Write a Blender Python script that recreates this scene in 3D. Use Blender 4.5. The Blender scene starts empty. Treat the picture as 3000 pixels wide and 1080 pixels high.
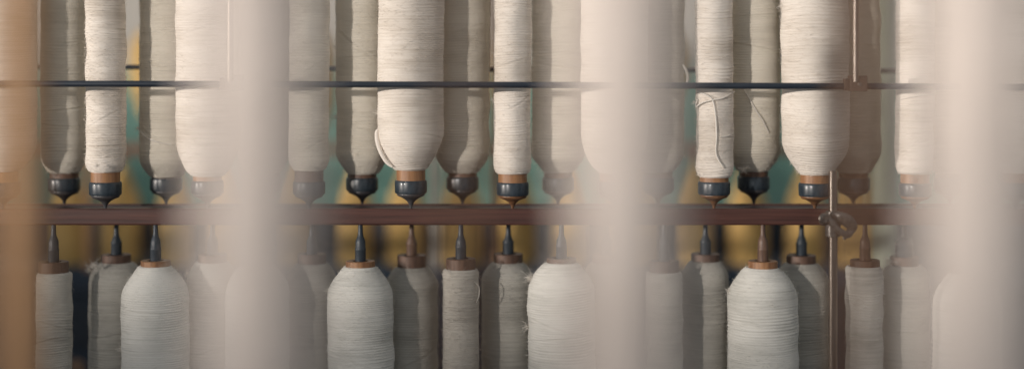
import bpy, math, random
import numpy as np
R = math.radians
C = bpy.context.scene.collection
ZC = 1.5            # height of the camera
D0 = 2.33           # distance to the front row
DB = 2.40           # distance to the back row
# ---------------------------------------------------------------- helpers
def S(d): return d / D0 * 0.0005
def W(px, py, d):
    s = S(d)
    return ((px - 1500) * s, d, ZC + (160 - py) * s)

def mesh_obj(name, verts, faces, mat, parent=None, smooth=True, loc=(0, 0, 0)):
    me = bpy.data.meshes.new(name)
    verts = np.asarray(verts, dtype=np.float32)
    me.from_pydata(verts.tolist() if len(verts) < 20000 else [], [], faces if len(verts) < 20000 else [])
    o = bpy.data.objects.new(name, me); C.objects.link(o)
    me.materials.append(mat)
    if smooth: me.polygons.foreach_set('use_smooth', [True] * len(me.polygons))
    o.parent = parent; o.location = loc
    return o

def np_mesh(name, verts, quads, mat, parent=None, smooth=True):
    me = bpy.data.meshes.new(name)
    nv, nq = len(verts), len(quads)
    me.vertices.add(nv); me.vertices.foreach_set('co', verts.astype(np.float32).ravel())
    me.loops.add(nq * 4); me.loops.foreach_set('vertex_index', quads.astype(np.int32).ravel())
    me.polygons.add(nq); me.polygons.foreach_set('loop_start', np.arange(nq, dtype=np.int32) * 4)
    me.polygons.foreach_set('use_smooth', np.full(nq, smooth))
    me.materials.append(mat); me.update(calc_edges=True)
    o = bpy.data.objects.new(name, me); C.objects.link(o); o.parent = parent
    return o

def lathe(name, prof, mat, parent=None, seg=40, loc=(0, 0, 0), sharp=None):
    """prof: list of (z, r)"""
    v, f = [], []
    for z, r in prof:
        for k in range(seg):
            a = 2 * math.pi * k / seg
            v.append((r * math.cos(a), r * math.sin(a), z))
    n = len(prof)
    for i in range(n - 1):
        for k in range(seg):
            k2 = (k + 1) % seg
            f.append((i * seg + k, i * seg + k2, (i + 1) * seg + k2, (i + 1) * seg + k))
    f.append(tuple(range(seg - 1, -1, -1))); f.append(tuple((n - 1) * seg + k for k in range(seg)))
    if prof[0][0] > prof[-1][0]: f = [tuple(reversed(q)) for q in f]
    o = mesh_obj(name, v, f, mat, parent, True, loc)
    o.data.set_sharp_from_angle(angle=R(35))
    return o

def empty(name, loc, label=None, cat=None, group=None, kind=None):
    o = bpy.data.objects.new(name, None); C.objects.link(o); o.location = loc
    o.empty_display_size = 0.02
    tag(o, label, cat, group, kind)
    return o
def tag(o, label=None, cat=None, group=None, kind=None):
    if label: o['label'] = label
    if cat: o['category'] = cat
    if group: o['group'] = group
    if kind: o['kind'] = kind
    return o

def box(name, c, size, mat, parent=None, bevel=0.0, segs=2):
    x, y, z = [s / 2 for s in size]
    v = [(i * x + c[0], j * y + c[1], k * z + c[2]) for i in (-1, 1) for j in (-1, 1) for k in (-1, 1)]
    f = [(0, 1, 3, 2), (4, 6, 7, 5), (0, 4, 5, 1), (2, 3, 7, 6), (0, 2, 6, 4), (1, 5, 7, 3)]
    o = mesh_obj(name, v, f, mat, parent, False)
    if bevel:
        m = o.modifiers.new('bevel', 'BEVEL'); m.width = bevel; m.segments = segs
    return o

def smooth_path(pts, n=8):
    """Catmull-Rom through pts"""
    P = [np.array(p, float) for p in pts]
    P = [2 * P[0] - P[1]] + P + [2 * P[-1] - P[-2]]
    out = []
    for i in range(1, len(P) - 2):
        for k in range(n):
            t = k / n
            a, b, c, d = P[i - 1], P[i], P[i + 1], P[i + 2]
            out.append(0.5 * ((2 * b) + (c - a) * t + (2 * a - 5 * b + 4 * c - d) * t * t + (3 * b - a - 3 * c + d) * t ** 3))
    out.append(P[-2])
    return out

def tube(name, pts, rad, mat, parent=None, seg=10, n=8, smoothp=True, scale_n=1.0):
    path = smooth_path(pts, n) if smoothp else [np.array(p, float) for p in pts]
    rads = rad if hasattr(rad, '__len__') else [rad] * 2
    v, f = [], []
    m = len(path)
    up = np.array((0.123, 0.9, 0.2)); 
    for i, p in enumerate(path):
        t = path[min(i + 1, m - 1)] - path[max(i - 1, 0)]; t /= (np.linalg.norm(t) + 1e-9)
        a = np.cross(t, up); a /= (np.linalg.norm(a) + 1e-9); b = np.cross(t, a)
        r = np.interp(i / (m - 1), np.linspace(0, 1, len(rads)), rads)
        for k in range(seg):
            an = 2 * math.pi * k / seg
            v.append(tuple(p + r * (a * math.cos(an) + scale_n * b * math.sin(an))))
    for i in range(m - 1):
        for k in range(seg):
            k2 = (k + 1) % seg
            f.append((i * seg + k, (i + 1) * seg + k, (i + 1) * seg + k2, i * seg + k2))
    f.append(tuple(range(seg))); f.append(tuple((m - 1) * seg + k for k in reversed(range(seg))))
    o = mesh_obj(name, v, f, mat, parent, True)
    o.data.set_sharp_from_angle(angle=R(50))
    return o

# ---------------------------------------------------------------- materials
def new_mat(name):
    m = bpy.data.materials.new(name); m.use_nodes = True
    nt = m.node_tree; b = nt.nodes['Principled BSDF']
    return m, nt, b
def node(nt, t, **kw):
    n = nt.nodes.new(t)
    for k, v in kw.items(): setattr(n, k, v)
    return n
def ramp(nt, fac, stops):
    r = node(nt, 'ShaderNodeValToRGB')
    while len(r.color_ramp.elements) < len(stops): r.color_ramp.elements.new(0.5)
    for e, (p, c) in zip(r.color_ramp.elements, stops):
        e.position = p; e.color = (*c, 1)
    nt.links.new(fac, r.inputs['Fac']); return r.outputs['Color']
def noise_mat(name, c1, c2, scale=(20, 20, 20), rough=0.5, bump=0.2, dist=0.001, spec=0.5, metal=0, detail=6, coat=0, ramp_p=(0.35, 0.65)):
    m, nt, b = new_mat(name)
    tc = node(nt, 'ShaderNodeTexCoord'); mp = node(nt, 'ShaderNodeMapping')
    mp.inputs['Scale'].default_value = scale
    nt.links.new(tc.outputs['Object'], mp.inputs['Vector'])
    nz = node(nt, 'ShaderNodeTexNoise'); nz.inputs['Scale'].default_value = 1; nz.inputs['Detail'].default_value = detail
    nz.inputs['Roughness'].default_value = 0.62
    nt.links.new(mp.outputs['Vector'], nz.inputs['Vector'])
    col = ramp(nt, nz.outputs['Fac'], [(ramp_p[0], c1), (ramp_p[1], c2)])
    nt.links.new(col, b.inputs['Base Color'])
    b.inputs['Roughness'].default_value = rough; b.inputs['Specular IOR Level'].default_value = spec
    b.inputs['Metallic'].default_value = metal; b.inputs['Coat Weight'].default_value = coat
    bp = node(nt, 'ShaderNodeBump'); bp.inputs['Strength'].default_value = bump; bp.inputs['Distance'].default_value = dist
    nt.links.new(nz.outputs['Fac'], bp.inputs['Height']); nt.links.new(bp.outputs['Normal'], b.inputs['Normal'])
    return m

def yarn_mat(name, dark, light, fine=True):
    m, nt, b = new_mat(name)
    tc = node(nt, 'ShaderNodeTexCoord')
    oi = node(nt, 'ShaderNodeObjectInfo')
    add = node(nt, 'ShaderNodeVectorMath', operation='ADD')
    sc = node(nt, 'ShaderNodeVectorMath', operation='SCALE'); 
    comb = node(nt, 'ShaderNodeCombineXYZ')
    for i in range(3): nt.links.new(oi.outputs['Random'], comb.inputs[i])
    nt.links.new(comb.outputs[0], sc.inputs[0]); sc.inputs['Scale'].default_value = 7.3
    nt.links.new(tc.outputs['Object'], add.inputs[0]); nt.links.new(sc.outputs[0], add.inputs[1])
    def nz(scale, detail=4, rough=0.6):
        mp = node(nt, 'ShaderNodeMapping'); mp.inputs['Scale'].default_value = scale
        nt.links.new(add.outputs[0], mp.inputs['Vector'])
        n = node(nt, 'ShaderNodeTexNoise'); n.inputs['Scale'].default_value = 1; n.inputs['Detail'].default_value = detail
        n.inputs['Roughness'].default_value = rough
        nt.links.new(mp.outputs['Vector'], n.inputs['Vector']); return n.outputs['Fac']
    rows = nz((14, 14, 330), 3, 0.55)        # wound rovings, nearly horizontal
    fib = nz((260, 260, 1500), 3, 0.7)       # fibre
    patch = nz((9, 9, 16), 3, 0.5)
    mix1 = node(nt, 'ShaderNodeMath', operation='MULTIPLY_ADD'); nt.links.new(rows, mix1.inputs[0]); mix1.inputs[1].default_value = 0.55
    nt.links.new(patch, mix1.inputs[2])
    m2 = node(nt, 'ShaderNodeMath', operation='MULTIPLY_ADD'); nt.links.new(fib, m2.inputs[0]); m2.inputs[1].default_value = 0.25
    nt.links.new(mix1.outputs[0], m2.inputs[2])
    col = ramp(nt, m2.outputs[0], [(0.62, dark), (1.05 if False else 0.98, light)])
    nt.links.new(col, b.inputs['Base Color'])
    b.inputs['Roughness'].default_value = 0.95; b.inputs['Specular IOR Level'].default_value = 0.15
    b.inputs['Sheen Weight'].default_value = 0.25; b.inputs['Sheen Roughness'].default_value = 0.5
    h = node(nt, 'ShaderNodeMath', operation='MULTIPLY_ADD'); nt.links.new(fib, h.inputs[0]); h.inputs[1].default_value = 0.35; nt.links.new(rows, h.inputs[2])
    bp = node(nt, 'ShaderNodeBump'); bp.inputs['Strength'].default_value = 0.34; bp.inputs['Distance'].default_value = 0.0016
    nt.links.new(h.outputs[0], bp.inputs['Height']); nt.links.new(bp.outputs['Normal'], b.inputs['Normal'])
    return m

M = {}
M['wool'] = yarn_mat('cream_yarn', (0.60, 0.53, 0.45), (0.86, 0.79, 0.71))
M['wool_back'] = yarn_mat('shade_offset_yarn', (0.64, 0.585, 0.49), (0.84, 0.78, 0.67))  # yarn copy for shadowed bobbins, colour raised to offset their shade
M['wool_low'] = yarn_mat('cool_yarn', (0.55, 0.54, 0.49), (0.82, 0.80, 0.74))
M['wool_lowback'] = yarn_mat('shade_dimmed_yarn', (0.38, 0.36, 0.32), (0.58, 0.55, 0.49))  # lower yarn with shade put into its colour, mainly for the back row
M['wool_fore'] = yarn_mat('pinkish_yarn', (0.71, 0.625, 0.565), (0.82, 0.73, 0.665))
M['strand'] = yarn_mat('loose_yarn', (0.62, 0.57, 0.5), (0.8, 0.75, 0.68))
M['gold'] = yarn_mat('ochre_yarn', (0.50, 0.32, 0.11), (0.68, 0.45, 0.17))
M['wood'] = noise_mat('pale_wood', (0.24, 0.115, 0.055), (0.42, 0.22, 0.105), (120, 120, 14), 0.45, 0.15, 0.0006)
M['wood_dark'] = noise_mat('darker_wood', (0.10, 0.058, 0.042), (0.19, 0.11, 0.075), (120, 120, 14), 0.5, 0.2, 0.0006)  # darker tube wood, for the back row and most lower tubes
M['copper'] = noise_mat('turned_wood', (0.10, 0.05, 0.03), (0.24, 0.12, 0.055), (60, 60, 200), 0.38, 0.15, 0.0005)
M['tip_dark'] = noise_mat('shaded_turned_wood', (0.05, 0.052, 0.06), (0.085, 0.08, 0.08), (60, 60, 200), 0.4, 0.15, 0.0005)  # brown tip wood as it looks in shade, the shade being in the colour
M['black'] = noise_mat('black_enamel', (0.016, 0.026, 0.037), (0.045, 0.060, 0.074), (140, 140, 90), 0.34, 0.35, 0.0005, coat=0.15)
M['peg'] = noise_mat('dark_peg', (0.024, 0.036, 0.050), (0.045, 0.055, 0.065), (150, 150, 30), 0.42, 0.2, 0.0004)
M['peg_brown'] = noise_mat('brown_peg', (0.10, 0.06, 0.045), (0.2, 0.12, 0.08), (150, 150, 20), 0.45, 0.2, 0.0004)
M['rod'] = noise_mat('dark_steel', (0.018, 0.026, 0.040), (0.035, 0.045, 0.06), (15, 120, 120), 0.38, 0.15, 0.0004)
M['chrome'] = noise_mat('worn_chrome', (0.20, 0.17, 0.15), (0.36, 0.32, 0.28), (200, 200, 12), 0.36, 0.1, 0.0003, metal=1)
M['clamp'] = noise_mat('cast_clamp', (0.13, 0.12, 0.11), (0.24, 0.225, 0.21), (220, 220, 220), 0.33, 0.35, 0.0006, metal=0.55)
M['block'] = noise_mat('brown_block', (0.085, 0.062, 0.05), (0.14, 0.10, 0.08), (300, 300, 300), 0.6, 0.3, 0.0005)
M['beam'] = noise_mat('red_brown_beam', (0.048, 0.020, 0.016), (0.115, 0.046, 0.034), (6, 60, 180), 0.45, 0.35, 0.0008, ramp_p=(0.3, 0.7))
M['beam_top'] = noise_mat('dark_beam_top', (0.028, 0.026, 0.034), (0.055, 0.040, 0.042), (8, 90, 60), 0.6, 0.25, 0.0006)
M['tan'] = noise_mat('tan_paint_wood', (0.48, 0.27, 0.13), (0.66, 0.39, 0.20), (60, 60, 5), 0.6, 0.2, 0.0006)
M['brown'] = noise_mat('brown_wood_pole', (0.17, 0.09, 0.05), (0.27, 0.15, 0.085), (60, 60, 5), 0.6, 0.2, 0.0006)
M['sage'] = noise_mat('sage_paint', (0.38, 0.43, 0.33), (0.46, 0.50, 0.40), (8, 8, 3), 0.55, 0.1, 0.0006)
M['teal'] = noise_mat('teal_paint', (0.20, 0.40, 0.32), (0.27, 0.48, 0.40), (2.2, 2.2, 1.4), 0.7, 0.1, 0.001)
M['plaster'] = noise_mat('pale_plaster', (0.50, 0.47, 0.42), (0.66, 0.62, 0.56), (2, 2, 1.5), 0.8, 0.1, 0.001)
M['navy'] = noise_mat('navy_paint_and_shade', (0.026, 0.044, 0.072), (0.042, 0.065, 0.098), (5, 5, 9), 0.5, 0.2, 0.001)  # machine paint, also the shade tone of the panel behind the cops
M['rust'] = noise_mat('rust_brown_rail', (0.20, 0.075, 0.04), (0.30, 0.12, 0.07), (5, 40, 60), 0.6, 0.2, 0.001)
M['floor'] = noise_mat('dark_floor', (0.05, 0.045, 0.045), (0.09, 0.08, 0.075), (3, 3, 3), 0.6, 0.2, 0.001)

# ---------------------------------------------------------------- yarn package
def yarn(name, prof, mat, parent, seed, ridge=0.0036, amp=0.00040, seg=64, dz=0.0008, fuzz=2600, grooves=()):
    """prof: (z, r) ascending z, metres, local"""
    rng = np.random.default_rng(seed)
    zs = np.array([p[0] for p in prof]); rs = np.array([p[1] for p in prof])
    # arc-length resample
    L = np.concatenate([[0], np.cumsum(np.hypot(np.diff(zs), np.diff(rs)))])
    n = int(L[-1] / dz)
    t = np.linspace(0, L[-1], n)
    z = np.interp(t, L, zs); r = np.interp(t, L, rs)
    # soften profile corners
    k = 11; ker = np.hanning(k + 2)[1:-1]; ker /= ker.sum()
    pad = lambda a: np.concatenate([np.full(k // 2, a[0]), a, np.full(k // 2, a[-1])])
    z2 = np.convolve(pad(z), ker, 'valid'); r2 = np.convolve(pad(r), ker, 'valid')
    dzv, drv = np.gradient(z2), np.gradient(r2); ln = np.hypot(dzv, drv) + 1e-9
    nr, nz_ = dzv / ln, -drv / ln
    th = np.arange(seg) * 2 * np.pi / seg
    T, TH = np.meshgrid(t, th, indexing='ij')
    # helical ridges whose spacing, height and tilt wander
    wander = sum(rng.uniform(0.3, 1.0) * np.sin(T * f + p) for f, p in zip(rng.uniform(8, 60, 5), rng.uniform(0, 6, 5))) * 0.55
    tilt = 0.55 * np.sin(TH + rng.uniform(0, 6)) * np.sin(T * rng.uniform(6, 16) + rng.uniform(0, 6)) + 0.25 * np.sin(2 * TH + rng.uniform(0, 6) + T * 20)
    ph = T / ridge + wander + tilt - TH / (2 * np.pi)
    idx = np.floor(ph).astype(int)
    ra = rng.normal(0, 1, 6000)
    a = 1.0 + 0.28 * ra[np.mod(idx, 6000)]
    fr = ph - idx
    bump = np.sin(np.pi * fr) ** 2 * 1.15 * a
    # each turn of roving sits a little further in or out, and varies around
    turn = ra[np.mod(idx * 7 + 3, 6000)] * (0.5 + 0.5 * np.sin(TH * 1.0 + ra[np.mod(idx * 3, 6000)] * 3))
    w = np.sin(np.pi * fr)
    lump = sum(rng.uniform(.4, 1) * np.sin(T * f + m_ * TH + p) for f, m_, p in zip(rng.uniform(20, 160, 7), rng.integers(-3, 4, 7), rng.uniform(0, 6, 7)))
    patchy = 0.85 + 0.22 * np.sin(T * rng.uniform(25, 60) + 2 * np.sin(TH + rng.uniform(0, 6)) + rng.uniform(0, 6)) + 0.2 * np.sin(T * rng.uniform(80, 150) - TH + rng.uniform(0, 6)) + 0.2 * np.sin(3 * TH + T * 17)
    disp = amp * patchy * (bump * 1.3 + 0.26 * turn * w * w) + 0.00034 * lump
    if not grooves and fuzz:
        grooves = [(rng.uniform(zs[0] + .02, zs[-1] - .05), rng.uniform(-0.02, 0.02), rng.uniform(.3, .8), 0.0016, -1.57 + rng.uniform(-.8, .8)) for _ in range(4)]
    for (gz, slope, dep, wid, th0) in grooves:      # a turn laid crosswise over the others
        zz = np.interp(T, t, z2)
        dth = (TH - th0 + np.pi) % (2 * np.pi) - np.pi
        q = (zz - gz - slope * np.sin(dth)) / wid
        mask = np.clip(1.6 - np.abs(dth), 0, 1)
        disp += mask * (0.0011 * dep * np.exp(-(q - 1.1) ** 2) - 0.0016 * dep * np.exp(-q ** 2))
    if fuzz:
        disp += 0.0011 * np.sin(TH + rng.uniform(0, 6) + T * rng.uniform(-8, 8)) * np.sin(T * rng.uniform(7, 14) + rng.uniform(0, 6))
    edge = np.clip(np.minimum(T, L[-1] - T) / 0.004, 0, 1)
    disp *= edge
    RR = r2[:, None] + disp * nr[:, None]; ZZ = z2[:, None] + disp * nz_[:, None]
    V = np.stack([RR * np.cos(TH), RR * np.sin(TH), ZZ], -1).reshape(-1, 3)
    i = np.arange(n - 1)[:, None] * seg; kk = np.arange(seg)[None, :]; k2 = (kk + 1) % seg
    Q = np.stack([i + kk, i + k2, i + seg + k2, i + seg + kk], -1).reshape(-1, 4)
    # fibres standing off the surface: narrow bent ribbons
    if fuzz:
        fi = rng.integers(3, n - 3, fuzz); fa = rng.uniform(0, 2 * np.pi, fuzz)
        ln_ = rng.uniform(0.003, 0.011, fuzz); lift = rng.uniform(0.0006, 0.0042, fuzz) * rng.uniform(0.3, 1, fuzz)
        dirz = rng.normal(0, 0.5, fuzz); sgn = rng.choice([-1, 1], fuzz)
        vs = []
        for s in (0.0, 0.35, 0.7, 1.0):
            an = fa + sgn * s * ln_ / np.maximum(r2[fi], .01)
            rr = r2[fi] + amp + lift * math.sin(s * 2.4) ; zz = z2[fi] + dirz * s * ln_
            wd = 0.0002 * (1 - 0.6 * s)
            for u in (-1, 1):
                vs.append(np.stack([rr * np.cos(an), rr * np.sin(an), zz + u * wd], -1))
        FV = np.stack(vs, 1).reshape(-1, 3)
        b0 = len(V) + np.arange(fuzz)[:, None] * 8
        FQ = np.concatenate([np.concatenate([b0 + 2 * s, b0 + 2 * s + 1, b0 + 2 * s + 3, b0 + 2 * s + 2], 1) for s in range(3)], 0)
        V = np.concatenate([V, FV]); Q = np.concatenate([Q, FQ])
    return np_mesh(name, V, Q, mat, parent)

def strand(parent, sp, pts, rad=0.0016, name='loose_strand', mat=None):
    """pts: (px, py, lift_mm) on the visible face of a package; sp = (cx, r, d) in px, px, m"""
    cx, rpx, d = sp; s = S(d); r = rpx * s
    out = []
    px0 = parent.location
    for (px, py, lift) in pts:
        x = (px - cx) * s
        rr = r + rad * 0.6 + lift * 0.001
        yy = -math.sqrt(max(rr * rr - x * x, 0.0)) if abs(x) < rr else 0.0
        out.append((x, yy, ZC + (160 - py) * s - px0[2]))
    o = tube(name, out, [rad * 0.8, rad, rad * 1.05, rad * 0.9], mat or M['strand'], parent, seg=8, n=8)
    return o

# ---------------------------------------------------------------- bobbin with holder (upper)
rnd = random.Random(4)
def upper_bobbin(cx, rpx, ybot, ycol, ytip, d, label, seed, wool='wool', bright_tip=False, taper=90, topy=-330, tiltx=0.0, grooves=(), group='yarn bobbins hanging above the beam'):
    s = S(d)
    x, y, z0 = W(cx, ytip, d)
    t = empty('yarn_bobbin', (x, y, z0), label, 'bobbin', group)
    t.rotation_euler = (0, R(tiltx), rnd.uniform(0, 6.28)) if False else (0, R(tiltx), 0)
    Z = lambda py: (ytip - py) * s
    r, rt = rpx * s, 42 * s; shp = rnd.uniform(0.72, 1.15)
    pr = [(Z(ybot + 1), rt * 0.97), (Z(ybot - 2), rt * 1.12)]
    for k in range(1, 9):
        u = k / 8
        pr.append((Z(ybot - 2 - taper * u), rt * 1.12 + (r - rt * 1.12) * math.sin(u * math.pi / 2) ** shp))
    pr += [(Z(topy + 130), r), (Z(topy), rt * 1.1)]
    gl = [(Z(g[0]), g[1], g[2], g[3], g[4]) for g in grooves]
    yarn('yarn', pr, M[wool], t, seed, ridge=rnd.uniform(0.0033, 0.0042), grooves=gl)
    wd = M['wood'] if wool == 'wool' else M['wood_dark']
    lathe('wooden_tube', [(Z(ycol + 8), rt), (Z(topy - 40), rt)], wd, t, 48)
    # black ring
    h = 38
    rc = 47 * s
    lathe('collar', [(Z(ycol + h - 3), rc * 0.90), (Z(ycol + h), rc * .965), (Z(ycol + h - 2), rc * 0.99), (Z(ycol + h - 5), rc), (Z(ycol + 6), rc), (Z(ycol + 3), rc * .985),
                     (Z(ycol), rc * 0.95), (Z(ycol), rc * 0.86)], M['black'], t, 64)
    # turned end: lip, hollow flare, point
    cone = []
    y0 = ycol + h - 2; Lc = ytip - y0
    cone = [(Z(y0), 40 * s), (Z(y0 + 3), 41.5 * s), (Z(y0 + 7), 41 * s), (Z(y0 + 10), 38.5 * s)]
    for k in range(1, 11):
        u = k / 10
        cone.append((Z(y0 + 10 + (Lc - 10) * u), s * (4.0 + 34.0 * (1 - u) ** 2.5 * (1 - 0.15 * math.sin(u * math.pi)))))
    cone.append((Z(ytip + 1.5), 1.5 * s))
    lathe('pointed_tip', cone, M['copper'] if bright_tip else M['tip_dark'], t, 48)
    return t, (cx, rpx, d)

ud = 'yarn bobbin hanging above the beam'
U = {}
# front row
U['f0'] = upper_bobbin(11, 92, 500, 532, 612, D0, 'cream yarn bobbin cut off by the left edge behind the tan pole, above the beam', 10)
U['f1'] = upper_bobbin(309, 57, 503, 532, 612, D0, 'slim cream yarn bobbin with tan tube end, first bright one right of the tan pole', 11, taper=28)
U['f2'] = upper_bobbin(608, 91, 515, 528, 612, D0, 'wide pale bobbin half veiled by the blurred leftmost foreground bobbin, on its left side', 12, taper=105)
U['f3'] = upper_bobbin(905, 58, 498, 530, 612, D0, 'slim dull bobbin just right of the leftmost blurred foreground bobbin, above the beam', 13, taper=30, wool='wool_back')
U['f4'] = upper_bobbin(1204, 96, 497, 527, 612, D0, 'wide cream bobbin with a loose yarn tail sticking out at its lower left', 14, taper=110, bright_tip=False, grooves=[(385, -0.012, 0.6, 0.0018, -1.2)])
U['f5'] = upper_bobbin(1502, 54, 508, 533, 612, D0, 'slim white ridged bobbin with copper brown tip at the middle of the picture', 15, taper=22, bright_tip=True)
U['f6'] = upper_bobbin(1800, 97, 505, 530, 612, D0, 'wide pale bobbin behind the blurred middle foreground bobbin, above the beam', 16, taper=110)
U['f7'] = upper_bobbin(2092, 54, 518, 531, 612, D0, 'slim white bobbin with a loose yarn loop crossing its front below the rod', 17, taper=30, bright_tip=True)
U['f8'] = upper_bobbin(2387, 98, 511, 535, 612, D0, 'wide white bobbin with orange wooden tube end, left of the chrome clamp block', 18, taper=100, bright_tip=True)
U['f9'] = upper_bobbin(2681, 55, 508, 535, 612, D0, 'slim white bobbin right of the sage green column, fading behind the rightmost blur', 19, taper=24, bright_tip=True)
U['f10'] = upper_bobbin(2975, 95, 505, 533, 612, D0, 'wide bobbin at the right edge hidden behind the rightmost blurred foreground bobbin', 20, taper=100)
# back row
B = dict(wool='wool_back')
U['b1'] = upper_bobbin(188, 66, 505, 520, 599, DB, 'medium taupe bobbin right beside the tan pole with black collar, in the back row', 31, taper=50, **B, grooves=[(320, 0.003, 0.8, 0.0016, -1.4), (365, -0.002, 0.6, 0.0016, -1.8)])
U['b2'] = upper_bobbin(487, 76, 517, 519, 599, DB, 'grey beige bobbin with a slanting crosswise yarn turn, right of the orange gap', 32, taper=55, **B, grooves=[(395, -0.022, 1.0, 0.0016, -1.9)])
U['b3'] = upper_bobbin(772, 72, 505, 518, 599, DB, 'bobbin wholly veiled by the leftmost blurred foreground bobbin, in the back row', 33, taper=55, **B)
U['b4'] = upper_bobbin(1061, 77, 508, 519, 599, DB, 'grey beige bobbin with a dark slanting groove left of the wide one with loose tail', 34, taper=60, **B, grooves=[(125, -0.030, 1.5, 0.0018, -1.9)])
U['b5'] = upper_bobbin(1355, 78, 505, 516, 599, DB, 'brownish shaded bobbin behind and right of the wide one with loose tail', 35, taper=62, **B)
U['b6'] = upper_bobbin(1636, 78, 503, 519, 599, DB, 'smooth beige bobbin right of the slim white ridged middle one, in the back row', 36, taper=50, **B, grooves=[(195, -0.006, 0.9, 0.0016, -1.6)])
U['b7'] = upper_bobbin(1926, 78, 503, 519, 599, DB, 'dim bobbin under the shaded right side of the blurred middle foreground bobbin', 37, taper=55, **B)
U['b8'] = upper_bobbin(2208, 77, 500, 515, 599, DB, 'shaded grey bobbin with a slanting loose strand, left of the wide white one', 38, taper=60, **B, grooves=[(140, -0.008, 1.0, 0.0016, -1.5)])
U['b9'] = upper_bobbin(2500, 76, 505, 519, 599, DB, 'brown shaded bobbin behind the chrome rod and clamp block, left of the sage column', 39, taper=60, **B)
U['b10'] = upper_bobbin(2786, 75, 505, 519, 599, DB, 'bobbin fully covered by the rightmost blurred foreground bobbin, in the back row', 40, taper=55, **B)

# loose strands
t, sp = U['f4']
_s = S(D0)
tube('loose_strand', [((px - 1204) * _s, -0.012 - 0.0012 * k, ZC + (160 - py) * _s - t.location[2]) for k, (px, py) in enumerate([(1116, 376), (1107, 384), (1107, 404), (1113, 428), (1123, 452), (1137, 474), (1152, 486)])],
     [0.0014, 0.0030, 0.0036, 0.0034, 0.0028, 0.0016], M['wool'], t, seg=12)
t, sp = U['f7']
strand(t, sp, [(2040, 290, 1), (2036, 312, 2), (2052, 300, 2.4), (2080, 291, 2.6), (2110, 286, 2.4), (2140, 272, 2.2), (2150, 268, 2)], 0.0011)
strand(t, sp, [(2038, 268, 1), (2058, 275, 2), (2078, 288, 3), (2086, 315, 3), (2090, 350, 2.4), (2092, 400, 2), (2090, 440, 2), (2098, 465, 2), (2112, 484, 1.6), (2124, 492, -4)], 0.0013)
strand(t, sp, [(2104, 398, 1), (2125, 396, 1.4), (2146, 388, 1.2)], 0.0011)
t, sp = U['b8']
strand(t, sp, [(2170, 262, 1), (2185, 290, 2), (2205, 325, 2), (2222, 350, 2), (2240, 385, 1)], 0.0012)
t, sp = U['b7']
strand(t, sp, [(1995, 190, 2), (2004, 205, 5), (2010, 225, 6), (2008, 250, 3)], 0.0022)
t, sp = U['f9']
strand(t, sp, [(2630, 292, 1), (2660, 282, 1.2), (2700, 277, 1), (2730, 276, 1)], 0.0012)
t, sp = U['b2']
strand(t, (487, 76, DB), [(409, 372, 2), (425, 385, 1.2), (445, 400, 1), (480, 412, 1), (520, 420, 1)], 0.0012)

def lint(parent, cx, d, px, py, seed, size=0.006, n=70, mat=None):
    # a small tuft of fibres caught on the package
    rng = np.random.default_rng(seed); s = S(d)
    c = np.array(((px - cx) * s, -0.004 if abs(px - cx) > 45 else -0.045, ZC + (160 - py) * s - parent.location[2]))
    V, Q = [], []
    for i in range(n):
        p = c + rng.normal(0, size * 0.3, 3); dr_ = rng.normal(0, 1, 3); dr_ /= np.linalg.norm(dr_)
        b = rng.normal(0, 1, 3); L_ = size * rng.uniform(0.5, 1.4); w_ = 0.00016
        for k in range(5):
            u = k / 4
            q = p + dr_ * L_ * u + b * L_ * 0.35 * u * u
            V += [q + (0, 0, w_), q - (0, 0, w_)]
        b0 = i * 10
        Q += [(b0 + 2 * k, b0 + 2 * k + 1, b0 + 2 * k + 3, b0 + 2 * k + 2) for k in range(4)]
    return np_mesh('lint_tuft', np.array(V), np.array(Q), mat or M['strand'], parent)
for key, cx, d, px, py, sz in (('b4', 1061, DB, 983, 342, .006), ('b4', 1061, DB, 986, 140, .004), ('f5', 1502, D0, 1447, 292, .004), ('f4', 1204, D0, 1108, 330, .004), ('f1', 309, D0, 310, 478, .003),
                               ('f7', 2092, D0, 2038, 300, .004), ('b2', 487, DB, 411, 375, .005), ('f8', 2387, D0, 2290, 20, .006), ('b8', 2208, DB, 2165, 490, .006), ('b6', 1636, DB, 1560, 220, .004), ('b1', 188, DB, 124, 318, .004)):
    lint(U[key][0], cx, d, px, py, int(px), sz)

# ---------------------------------------------------------------- lower bobbins
LF, LB = D0, DB
def lower_bobbin(cx, rpx, ytop, ywood, d, label, seed, wool, taper=85, rt=43, boty=1430, grooves=(), group='yarn bobbins hanging below the beam', wood=None):
    s = S(d)
    x, y, z0 = W(cx, boty, d)
    t = empty('yarn_bobbin', (x, y, z0), label, 'bobbin', group)
    Z = lambda py: (boty - py) * s
    r = rpx * s; rtt = rt * s; shp = rnd.uniform(0.66, 1.1)
    pr = [(Z(boty - 20), rtt * 1.1), (Z(boty - 140), r)]
    for k in range(0, 9):
        u = 1 - k / 8
        pr.append((Z(ytop + 1 + taper * u), rtt * 1.12 + (r - rtt * 1.12) * math.sin(u * math.pi / 2) ** shp))
    pr.append((Z(ytop - 1), rtt * 0.98))
    yarn('yarn', pr, M[wool], t, seed, ridge=rnd.uniform(0.0033, 0.0042), grooves=grooves)
    lathe('wooden_tube', [(Z(boty), rtt), (Z(ywood + 1.5), rtt), (Z(ywood), rtt * .96), (Z(ywood), rtt * .55), (Z(ywood + 10), rtt * .53)],
          wood or M['wood_dark'], t, 48)
    return t, (cx, rpx, d)
Lw = {}
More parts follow.
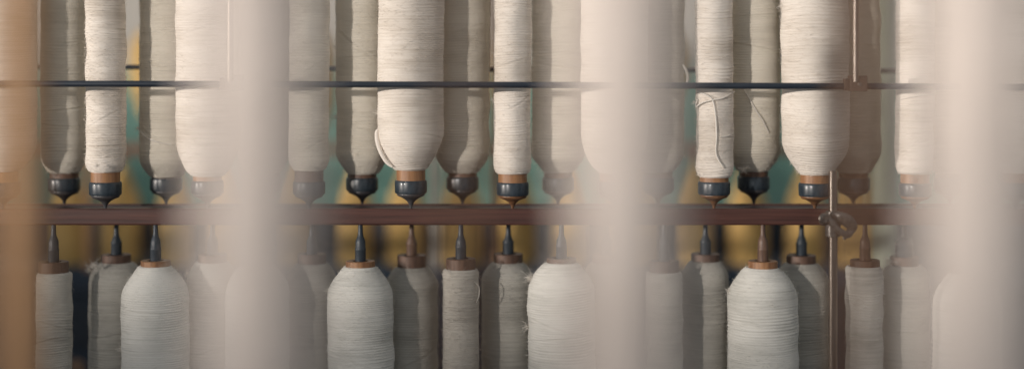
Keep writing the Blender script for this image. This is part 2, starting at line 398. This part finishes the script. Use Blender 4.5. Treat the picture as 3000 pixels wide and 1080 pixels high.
low = [
 # key, cx, r, ytop, ywood, d, wool, taper, label
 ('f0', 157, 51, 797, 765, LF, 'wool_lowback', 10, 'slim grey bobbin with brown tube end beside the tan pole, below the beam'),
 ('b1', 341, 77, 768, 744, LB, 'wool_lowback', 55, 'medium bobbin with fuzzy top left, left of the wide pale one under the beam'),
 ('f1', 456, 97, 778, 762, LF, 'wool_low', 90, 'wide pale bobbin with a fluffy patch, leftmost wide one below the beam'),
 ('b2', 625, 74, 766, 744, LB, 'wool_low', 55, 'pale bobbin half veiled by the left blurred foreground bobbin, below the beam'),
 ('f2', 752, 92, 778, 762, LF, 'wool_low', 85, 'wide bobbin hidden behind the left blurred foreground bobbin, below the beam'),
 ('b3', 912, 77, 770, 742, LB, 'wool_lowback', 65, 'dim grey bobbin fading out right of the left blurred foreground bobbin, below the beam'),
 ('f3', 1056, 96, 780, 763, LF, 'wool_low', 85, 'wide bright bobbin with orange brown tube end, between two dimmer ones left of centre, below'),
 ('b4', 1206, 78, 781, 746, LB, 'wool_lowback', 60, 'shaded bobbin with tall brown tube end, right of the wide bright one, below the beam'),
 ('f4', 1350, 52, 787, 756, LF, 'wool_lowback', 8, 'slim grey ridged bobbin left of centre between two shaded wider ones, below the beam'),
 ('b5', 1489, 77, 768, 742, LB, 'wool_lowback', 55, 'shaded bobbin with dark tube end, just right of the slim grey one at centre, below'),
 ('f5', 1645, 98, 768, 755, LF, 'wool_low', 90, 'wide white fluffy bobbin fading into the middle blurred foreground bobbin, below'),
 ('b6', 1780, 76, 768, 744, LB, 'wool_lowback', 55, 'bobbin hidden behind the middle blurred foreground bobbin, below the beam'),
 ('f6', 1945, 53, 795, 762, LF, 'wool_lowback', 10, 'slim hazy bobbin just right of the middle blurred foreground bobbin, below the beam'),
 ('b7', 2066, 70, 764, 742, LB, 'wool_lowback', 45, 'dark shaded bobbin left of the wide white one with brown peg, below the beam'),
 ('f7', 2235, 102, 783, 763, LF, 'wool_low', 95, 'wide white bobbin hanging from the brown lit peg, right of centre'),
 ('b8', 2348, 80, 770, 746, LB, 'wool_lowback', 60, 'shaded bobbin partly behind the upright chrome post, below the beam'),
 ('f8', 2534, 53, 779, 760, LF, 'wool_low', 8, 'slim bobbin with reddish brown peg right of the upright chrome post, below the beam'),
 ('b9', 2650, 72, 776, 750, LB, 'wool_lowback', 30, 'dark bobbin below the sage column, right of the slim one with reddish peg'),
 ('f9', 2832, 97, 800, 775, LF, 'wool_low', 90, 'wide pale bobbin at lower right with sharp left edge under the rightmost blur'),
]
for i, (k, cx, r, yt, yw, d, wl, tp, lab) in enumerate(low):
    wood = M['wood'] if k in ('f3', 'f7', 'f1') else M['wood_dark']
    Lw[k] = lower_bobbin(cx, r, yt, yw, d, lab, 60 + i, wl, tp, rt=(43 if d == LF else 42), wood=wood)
for key, cx, d, px, py, sz in (('f5', 1645, LF, 1553, 812, .009), ('f5', 1645, LF, 1549, 955, .007), ('b1', 341, LB, 268, 790, .007), ('b1', 341, LB, 300, 766, .006), ('f1', 456, LF, 360, 1020, .006),
                               ('b2', 625, LB, 556, 800, .006), ('f7', 2235, LF, 2138, 850, .006), ('b9', 2650, LB, 2600, 765, .009), ('f3', 1056, LF, 966, 850, .005)):
    lint(Lw[key][0], cx, d, px, py, int(px) + 1, sz, n=110)
t, sp = Lw['f4']
strand(t, sp, [(1392, 820, 1), (1404, 835, 5), (1404, 860, 5), (1396, 880, 1)], 0.0008, mat=M['wool_lowback'])

# ---------------------------------------------------------------- beam with pegs
bt = W(1500, 612, D0)[2]; bb = W(1500, 658, D0)[2]
yf, yb = D0 - 0.006, D0 + 0.064
beam = empty('wooden_beam', (0, D0, bb), 'long red brown wooden beam running across between the two rows of bobbins', 'beam')
def beam_part(name, y0, y1, z0, z1, mat, bev):
    return box(name, (0, (y0 + y1) / 2 - D0, (z0 + z1) / 2 - bb), (2.6, y1 - y0, z1 - z0), mat, beam, bev)
beam_part('front_board', yf, yf + 0.016, bb, bt + 0.0012, M['beam'], 0.0024)
beam_part('top_board', yf + 0.0162, yb, bb + 0.004, bt - 0.0006, M['beam_top'], 0.001)
beam_part('back_lip', yb + 0.0002, yb + 0.006, bb, bt + 0.0016, M['beam'], 0.001)
def peg(cx, ybase, d, mat, flare=1.0):
    s = S(d)
    x, y, z = W(cx, ybase + 6, d)
    Z = lambda py: (ybase + 6 - py) * s
    top = 652
    pf = [(Z(ybase + 6), 15 * s * flare), (Z(ybase - 2), 16 * s * flare), (Z(ybase - 30), 15.5 * s * flare), (Z(ybase - 32), 16.2 * s * flare), (Z(ybase - 36), 16.2 * s * flare), (Z(ybase - 38), 15 * s * flare),
          (Z(708), 14.5 * s * flare), (Z(701), 13 * s * flare), (Z(693), 9.5 * s), (Z(686), 7.6 * s), (Z(664), 6.8 * s), (Z(top), 6.8 * s)]
    lathe('peg', pf, mat, beam, 28, loc=(x, y - D0, z - bb))
for (k, cx, r, yt, yw, d, *_r) in low:
    mat = M['peg_brown'] if k in ('f7', 'f8', 'b4') else M['peg']
    peg(cx, yw, d, mat, 1.0 if k not in ('b9',) else 1.7)

# ---------------------------------------------------------------- rods and posts
dr = D0 - 0.062
A, Bp = W(-250, 245, dr), W(3250, 256, dr)
rod = tube('guard_rod', [A, W(620, 246.5, dr), W(1500, 249, dr), Bp], 0.0046, M['rod'], seg=16, n=10)
tag(rod, 'thin dark steel rod running across in front of the upper bobbins', 'rod', 'dark horizontal rods')
db = DB + 0.055
rod2 = tube('guard_rod', [W(-250, 193, db), W(390, 197, db), W(1500, 204, db), W(3250, 210, db)], 0.0038, M['rod'], seg=16, n=10)
tag(rod2, 'dark rod showing in the gaps behind the upper bobbins, higher than the front one', 'rod', 'dark horizontal rods')

def chrome_upright(px, y0, label):
    d = dr - 0.010
    x, y, z = W(px, y0, d)
    t = empty('chrome_upright', (x, y, z), label, 'rod', 'chrome uprights above the front rod')
    lathe('rod', [(0, 0.0046), (0.50, 0.0046)], M['chrome'], t, 24)
    s = S(d)
    b = box('clamp_block', (0.0045, 0.009, -0.0135 + 0.011), (0.0255, 0.018, 0.0225), M['block'], t, 0.0012)
    sc = lathe('screw', [(0, 0.0032), (0.0012, 0.0032), (0.0018, 0.0026)], M['clamp'], b, 20)
    sc.rotation_euler = (R(90), 0, 0); sc.location = (0.006, -0.0002, -0.0035)
    b2 = box('side_tab', (-0.012, 0.009, -0.004), (0.007, 0.012, 0.017), M['block'], t, 0.0008)
    return t
chrome_upright(2507, 240, 'slim chrome upright with square brown clamp block in front of a brown bobbin')
chrome_upright(673, 238, 'slim chrome upright faintly seen through the leftmost blurred foreground bobbin')

# lower chrome post with clamp
dp = D0 - 0.066
x, y, z = W(2440, 1500, dp); s = S(dp)
post = empty('chrome_post', (x, y, z), 'upright chrome tube post with cast lever clamp in front of the beam', 'post')
zt = (1500 - 500) * s
lathe('tube', [(0, 0.0060), (zt - 0.001, 0.0060), (zt, 0.0052)], M['chrome'], post, 32)
def PL(px, py, dy=0.0): return ((px - 2440) * s, dy, (1500 - py) * s)
hub = lathe('clamp_hub', [(-(692 - 618) / 2 * s, 0.0098), (-(692 - 618) / 2 * s + 0.001, 0.0106), ((692 - 618) / 2 * s - 0.001, 0.0106), ((692 - 618) / 2 * s, 0.0098)], M['clamp'], post, 32, loc=PL(2440, 655))
lever = tube('clamp_lever', [PL(2408, 636, -0.011), PL(2425, 645, -0.0135), PL(2440, 662, -0.0145), PL(2458, 676, -0.0145), PL(2480, 684, -0.012), PL(2494, 672, -0.008)],
             [0.0062, 0.0052, 0.0044, 0.0048, 0.0052, 0.003], M['clamp'], post, seg=18, n=8, scale_n=0.6)
cup = tube('clamp_jaw', [PL(2430, 628, -0.006), PL(2455, 632, -0.011), PL(2478, 645, -0.010), PL(2492, 666, -0.006), PL(2470, 700, -0.003)],
           [0.004, 0.008, 0.0095, 0.008, 0.002], M['clamp'], post, seg=18, n=8, scale_n=0.6)
eye = lathe('screw_eye', [(0, 0.0088), (0.002, 0.0092), (0.004, 0.0080), (0.0045, 0.0058), (0.003, 0.0050), (0.003, 0.0030), (0.0048, 0.0026)], M['chrome'], post, 28, loc=PL(2410, 638, -0.013))
eye.rotation_euler = (R(90), 0, R(8))

# ---------------------------------------------------------------- foreground, far inside the focus distance
DF = 0.95
def fore_bobbin(cx, rpx, label, seed, wool='wool_fore'):
    s = S(DF)
    x, y, z0 = W(cx, 1500, DF)
    t = empty('foreground_bobbin', (x, y, z0), label, 'bobbin', 'blurred bobbins close to the camera')
    Z = lambda py: (1500 - py) * s
    r = rpx * s; rt = 84 * s
    yarn('yarn', [(Z(1480), rt), (Z(1330), r), (Z(-300), r), (Z(-480), rt)], M[wool], t, seed, fuzz=0)
    lathe('wooden_tube', [(Z(1500), rt * .96), (Z(-520), rt * .96)], M['wood'], t, 40)
    return t
fore_bobbin(757, 162, 'large out of focus pale bobbin close to the camera, leftmost of the three', 91)
fore_bobbin(1830, 150, 'large out of focus pale bobbin close to the camera, middle of the three', 92)
fore_bobbin(2870, 172, 'large out of focus pale bobbin close to the camera at the right edge', 93)
def fore_pole(cx, d, rad, mat, label):
    x, y, _ = W(cx, 0, d)
    z0 = W(0, 1500, d)[2]; z1 = W(0, -500, d)[2]
    o = lathe('wooden_pole', [(0, rad * .9), (0.004, rad), (z1 - z0 - 0.004, rad), (z1 - z0, rad * .9)], mat, None, 32, loc=(x, y, z0))
    tag(o, label, 'pole', 'out of focus wooden poles close to the camera')
fore_pole(60, 1.22, 0.0150, M['tan'], 'out of focus tan wooden pole along the left edge')
fore_pole(2512, 1.10, 0.0095, M['brown'], 'faint out of focus brown pole veiling the brown bobbin and the chrome post')
fore_pole(1345, 0.95, 0.0042, M['brown'], 'very faint thin brown pole veiling the bobbins left of centre')

# ---------------------------------------------------------------- background machine
DG = 3.25
def gold_low(cx, rpx, label, seed):
    s = S(DG); x, y, z0 = W(cx, 778, DG)
    t = empty('ochre_cop', (x, y, z0), label, 'bobbin', 'ochre yarn cops on the machine behind')
    Z = lambda py: (778 - py) * s; r = rpx * s
    yarn('yarn', [(0, r * .94), (Z(770), r), (Z(610), r), (Z(585), r * .9), (Z(540), r * .58), (Z(500), r * .30), (Z(475), r * .14)], M['gold'], t, seed, seg=40, dz=0.002, fuzz=0, amp=0.0006)
    lathe('spindle', [(Z(470), r * .16), (Z(440), r * .12)], M['rust'], t, 20)
    return t
lows = [205, 365, 525, 690, 850, 1045, 1198, 1360, 1520, 1690, 1860, 2035, 2198, 2368, 2520]
glab = ['at the far left beside the slim grey bobbin', 'under the slim cream bobbin left of the blur', 'left of the leftmost blurred bobbin', 'hidden behind the leftmost blurred bobbin', 'right side of the leftmost blur',
        'right of the first blur, under a grey beige bobbin', 'below the wide bobbin with loose tail', 'behind the slim grey lower bobbin', 'behind the copper tipped middle bobbin', 'left of the middle blurred bobbin', 'hidden behind the middle blurred bobbin',
        'dimly seen right of the middle blur', 'the brightest one, right of the looped one', 'left of the upright chrome post', 'right of the upright chrome post']
for i, (cx, lb) in enumerate(zip(lows, glab)):
    gold_low(cx - 8, 56, 'blurred ochre cop beyond the beam, ' + lb, 200 + i)  # slimmed and moved left so the dark panel shows as their shade
def gold_up(cx, rpx, ybot, label, seed):
    s = S(DG); x, y, z0 = W(cx, ybot, DG)
    t = empty('ochre_cop', (x, y, z0), label, 'bobbin', 'ochre yarn cops hanging on the machine behind')
    Z = lambda py: (ybot - py) * s; r = rpx * s
    yarn('yarn', [(0, r * .2), (Z(ybot - 30), r * .55), (Z(ybot - 90), r * .93), (Z(ybot - 130), r), (Z(150), r * .98), (Z(105), r * .7), (Z(85), r * .3)], M['gold'], t, seed, seg=40, dz=0.002, fuzz=0, amp=0.0006)
    lathe('spindle', [(Z(ybot + 20), r * .12), (Z(ybot - 10), r * .12)], M['rust'], t, 16)
for i, (cx, yb_, lb) in enumerate([(432, 350, 'right of the slim cream bobbin'), (1480, 395, 'left of the ridged slim one'), (925, 400, 'in the gap right of the leftmost blur'), (1962, 320, 'in the gap right of the middle blur')]):
    gold_up(cx, 50, yb_, 'blurred hanging ochre cop behind the upper bobbins, ' + lb, 240 + i)

def bgbox(name, x0, x1, y0, y1, d, depth, mat, label=None, cat=None, kind=None, parent=None, bev=0.004, group=None):
    a = W(x0, y1, d); b = W(x1, y0, d)
    o = box(name, (0, 0, 0), (b[0] - a[0], depth, b[2] - a[2]), mat, None, bev)
    o.location = ((a[0] + b[0]) / 2, d + depth / 2, (a[2] + b[2]) / 2)
    return tag(o, label, cat, group, kind)
# machine behind: one thing with base, rail, uprights
mach = empty('spinning_frame', W(1500, 1600, DG), 'dark navy spinning frame base with rust brown rail, blurred behind the bobbins', 'machine')
def into(o):
    o.location = [a - b for a, b in zip(o.location, mach.location)]; o.parent = mach; return o
into(bgbox('base_cabinet', -900, 3900, 781, 1600, DG - 0.06, 0.30, M['navy']))
into(bgbox('cross_rail', -900, 3900, 424, 452, DG + 0.10, 0.03, M['rust']))
for (a, b_) in ((-40, 20), (430, 452), (1090, 1130), (2258, 2300)):
    pass
into(bgbox('shade_panel', -900, 3900, 628, 779, DG + 0.16, 0.02, M['navy']))  # added dark panel standing in for shade on the cops' right sides
into(bgbox('ledge', -900, 3900, 850, 862, DG - 0.085, 0.022, M['rod']))
for a in (236, 1120, 2620): into(bgbox('inspection_cover', a - 90, a + 90, 895, 1020, DG - 0.072, 0.010, M['rod'], bev=0.006))
k = lathe('knob', [(0, 0.010), (0.012, 0.012), (0.02, 0.008)], M['tan'], None, 20); k.location = W(228, 1072, DG - 0.09); k.rotation_euler = (R(90), 0, 0); into(k)

def post_bg(x0, x1, mat, label, y0=-200, y1=790, d=3.12, name='machine_upright'):
    s = S(d); r = (x1 - x0) / 2 * s
    x, y, z = W((x0 + x1) / 2, y1, d)
    o = lathe(name, [(0, r), ((y1 - y0) * s, r)], mat, None, 32, loc=(x, y, z))
    tag(o, label, 'post', None)
post_bg(249, 269, M['tan'], 'thin blurred tan upright behind the first slim cream bobbin', d=3.15)
post_bg(1268, 1290, M['plaster'], 'thin blurred grey upright right of the wide bobbin with loose tail')
post_bg(1436, 1462, M['brown'], 'thin blurred brown upright left of the slim white middle bobbin')
post_bg(2545, 2628, M['sage'], 'blurred sage green round column left of the slim white bobbin at right', name='green_column', d=3.02)

# walls and floor
wt = W(1500, 205, 4.1)[2]
wall_low = bgbox('wall', -2500, 5500, 205, 1700, 4.1, 0.12, M['teal'], 'teal painted lower wall blurred far behind the bobbins', 'wall', bev=0)
wall_up = bgbox('wall', -2500, 5500, -1400, 204, 4.12, 0.12, M['plaster'], 'pale grey upper wall blurred far behind the bobbins', 'wall', bev=0)
fl = mesh_obj('floor', [(-6, -3, 0.35), (6, -3, 0.35), (6, 5, 0.35), (-6, 5, 0.35)], [(0, 1, 2, 3)], M['floor'], None, False)
tag(fl, 'dark mill floor', None, None, 'structure')

# ---------------------------------------------------------------- light
def lamp(kind, name, loc, target, energy, color, **kw):
    l = bpy.data.lights.new(name, kind); l.energy = energy; l.color = color
    for k_, v in kw.items(): setattr(l, k_, v)
    o = bpy.data.objects.new(name, l); C.objects.link(o); o.location = loc
    from mathutils import Vector
    dv = Vector(target) - Vector(loc); o.rotation_euler = dv.to_track_quat('-Z', 'Y').to_euler()
    return o
az = R(71); dist = 16.0
cut = ZC - 0.445
lx, ly = -dist * math.sin(az), D0 - dist * math.cos(az)
lamp('SPOT', 'window_light', (lx, ly, ZC + 0.805), (0, D0, ZC + 5.3), 5000, (1.0, 0.90, 0.81), spot_size=R(40), spot_blend=0.03, shadow_soft_size=0.15)
az2 = R(37); d2 = 14.0
lamp('SPOT', 'added_front_key', (-d2 * math.sin(az2), D0 - d2 * math.cos(az2), ZC + 1.71), (0, D0, ZC + 4.51), 3750, (1.0, 0.92, 0.85), spot_size=R(40), spot_blend=0.01, shadow_soft_size=0.16)  # added spot, lights the foreground bobbins more from the front
lamp('AREA', 'added_soft_fill', (-2.3, -0.3, ZC + 0.75), (0, D0, ZC), 3, (1.0, 0.93, 0.88), shape='RECTANGLE', size=1.0, size_y=1.4)  # added area lamp for weak fill and a reflection on the collars

w = bpy.data.worlds.new('World'); bpy.context.scene.world = w; w.use_nodes = True
bg = w.node_tree.nodes['Background']; bg.inputs['Color'].default_value = (0.91, 0.955, 1.0, 1); bg.inputs['Strength'].default_value = 0.29

# ---------------------------------------------------------------- camera
cam = bpy.data.cameras.new('camera'); co = bpy.data.objects.new('camera', cam); C.objects.link(co)
co.location = (0, 0, ZC); co.rotation_euler = (R(90), 0, 0)
cam.sensor_width = 36; cam.lens = 36 * D0 / 1.5; cam.shift_y = -380 / 3000
cam.clip_start = 0.05; cam.clip_end = 100
cam.dof.use_dof = True; cam.dof.focus_distance = D0 - 0.02; cam.dof.aperture_fstop = cam.lens / 95.0
sc = bpy.context.scene; sc.camera = co
sc.view_settings.view_transform = 'Standard'; sc.view_settings.look = 'None'; sc.view_settings.exposure = 0
sc.render.engine = 'CYCLES'; sc.cycles.max_bounces = 6; sc.cycles.use_denoising = True; sc.cycles.sample_clamp_indirect = 4
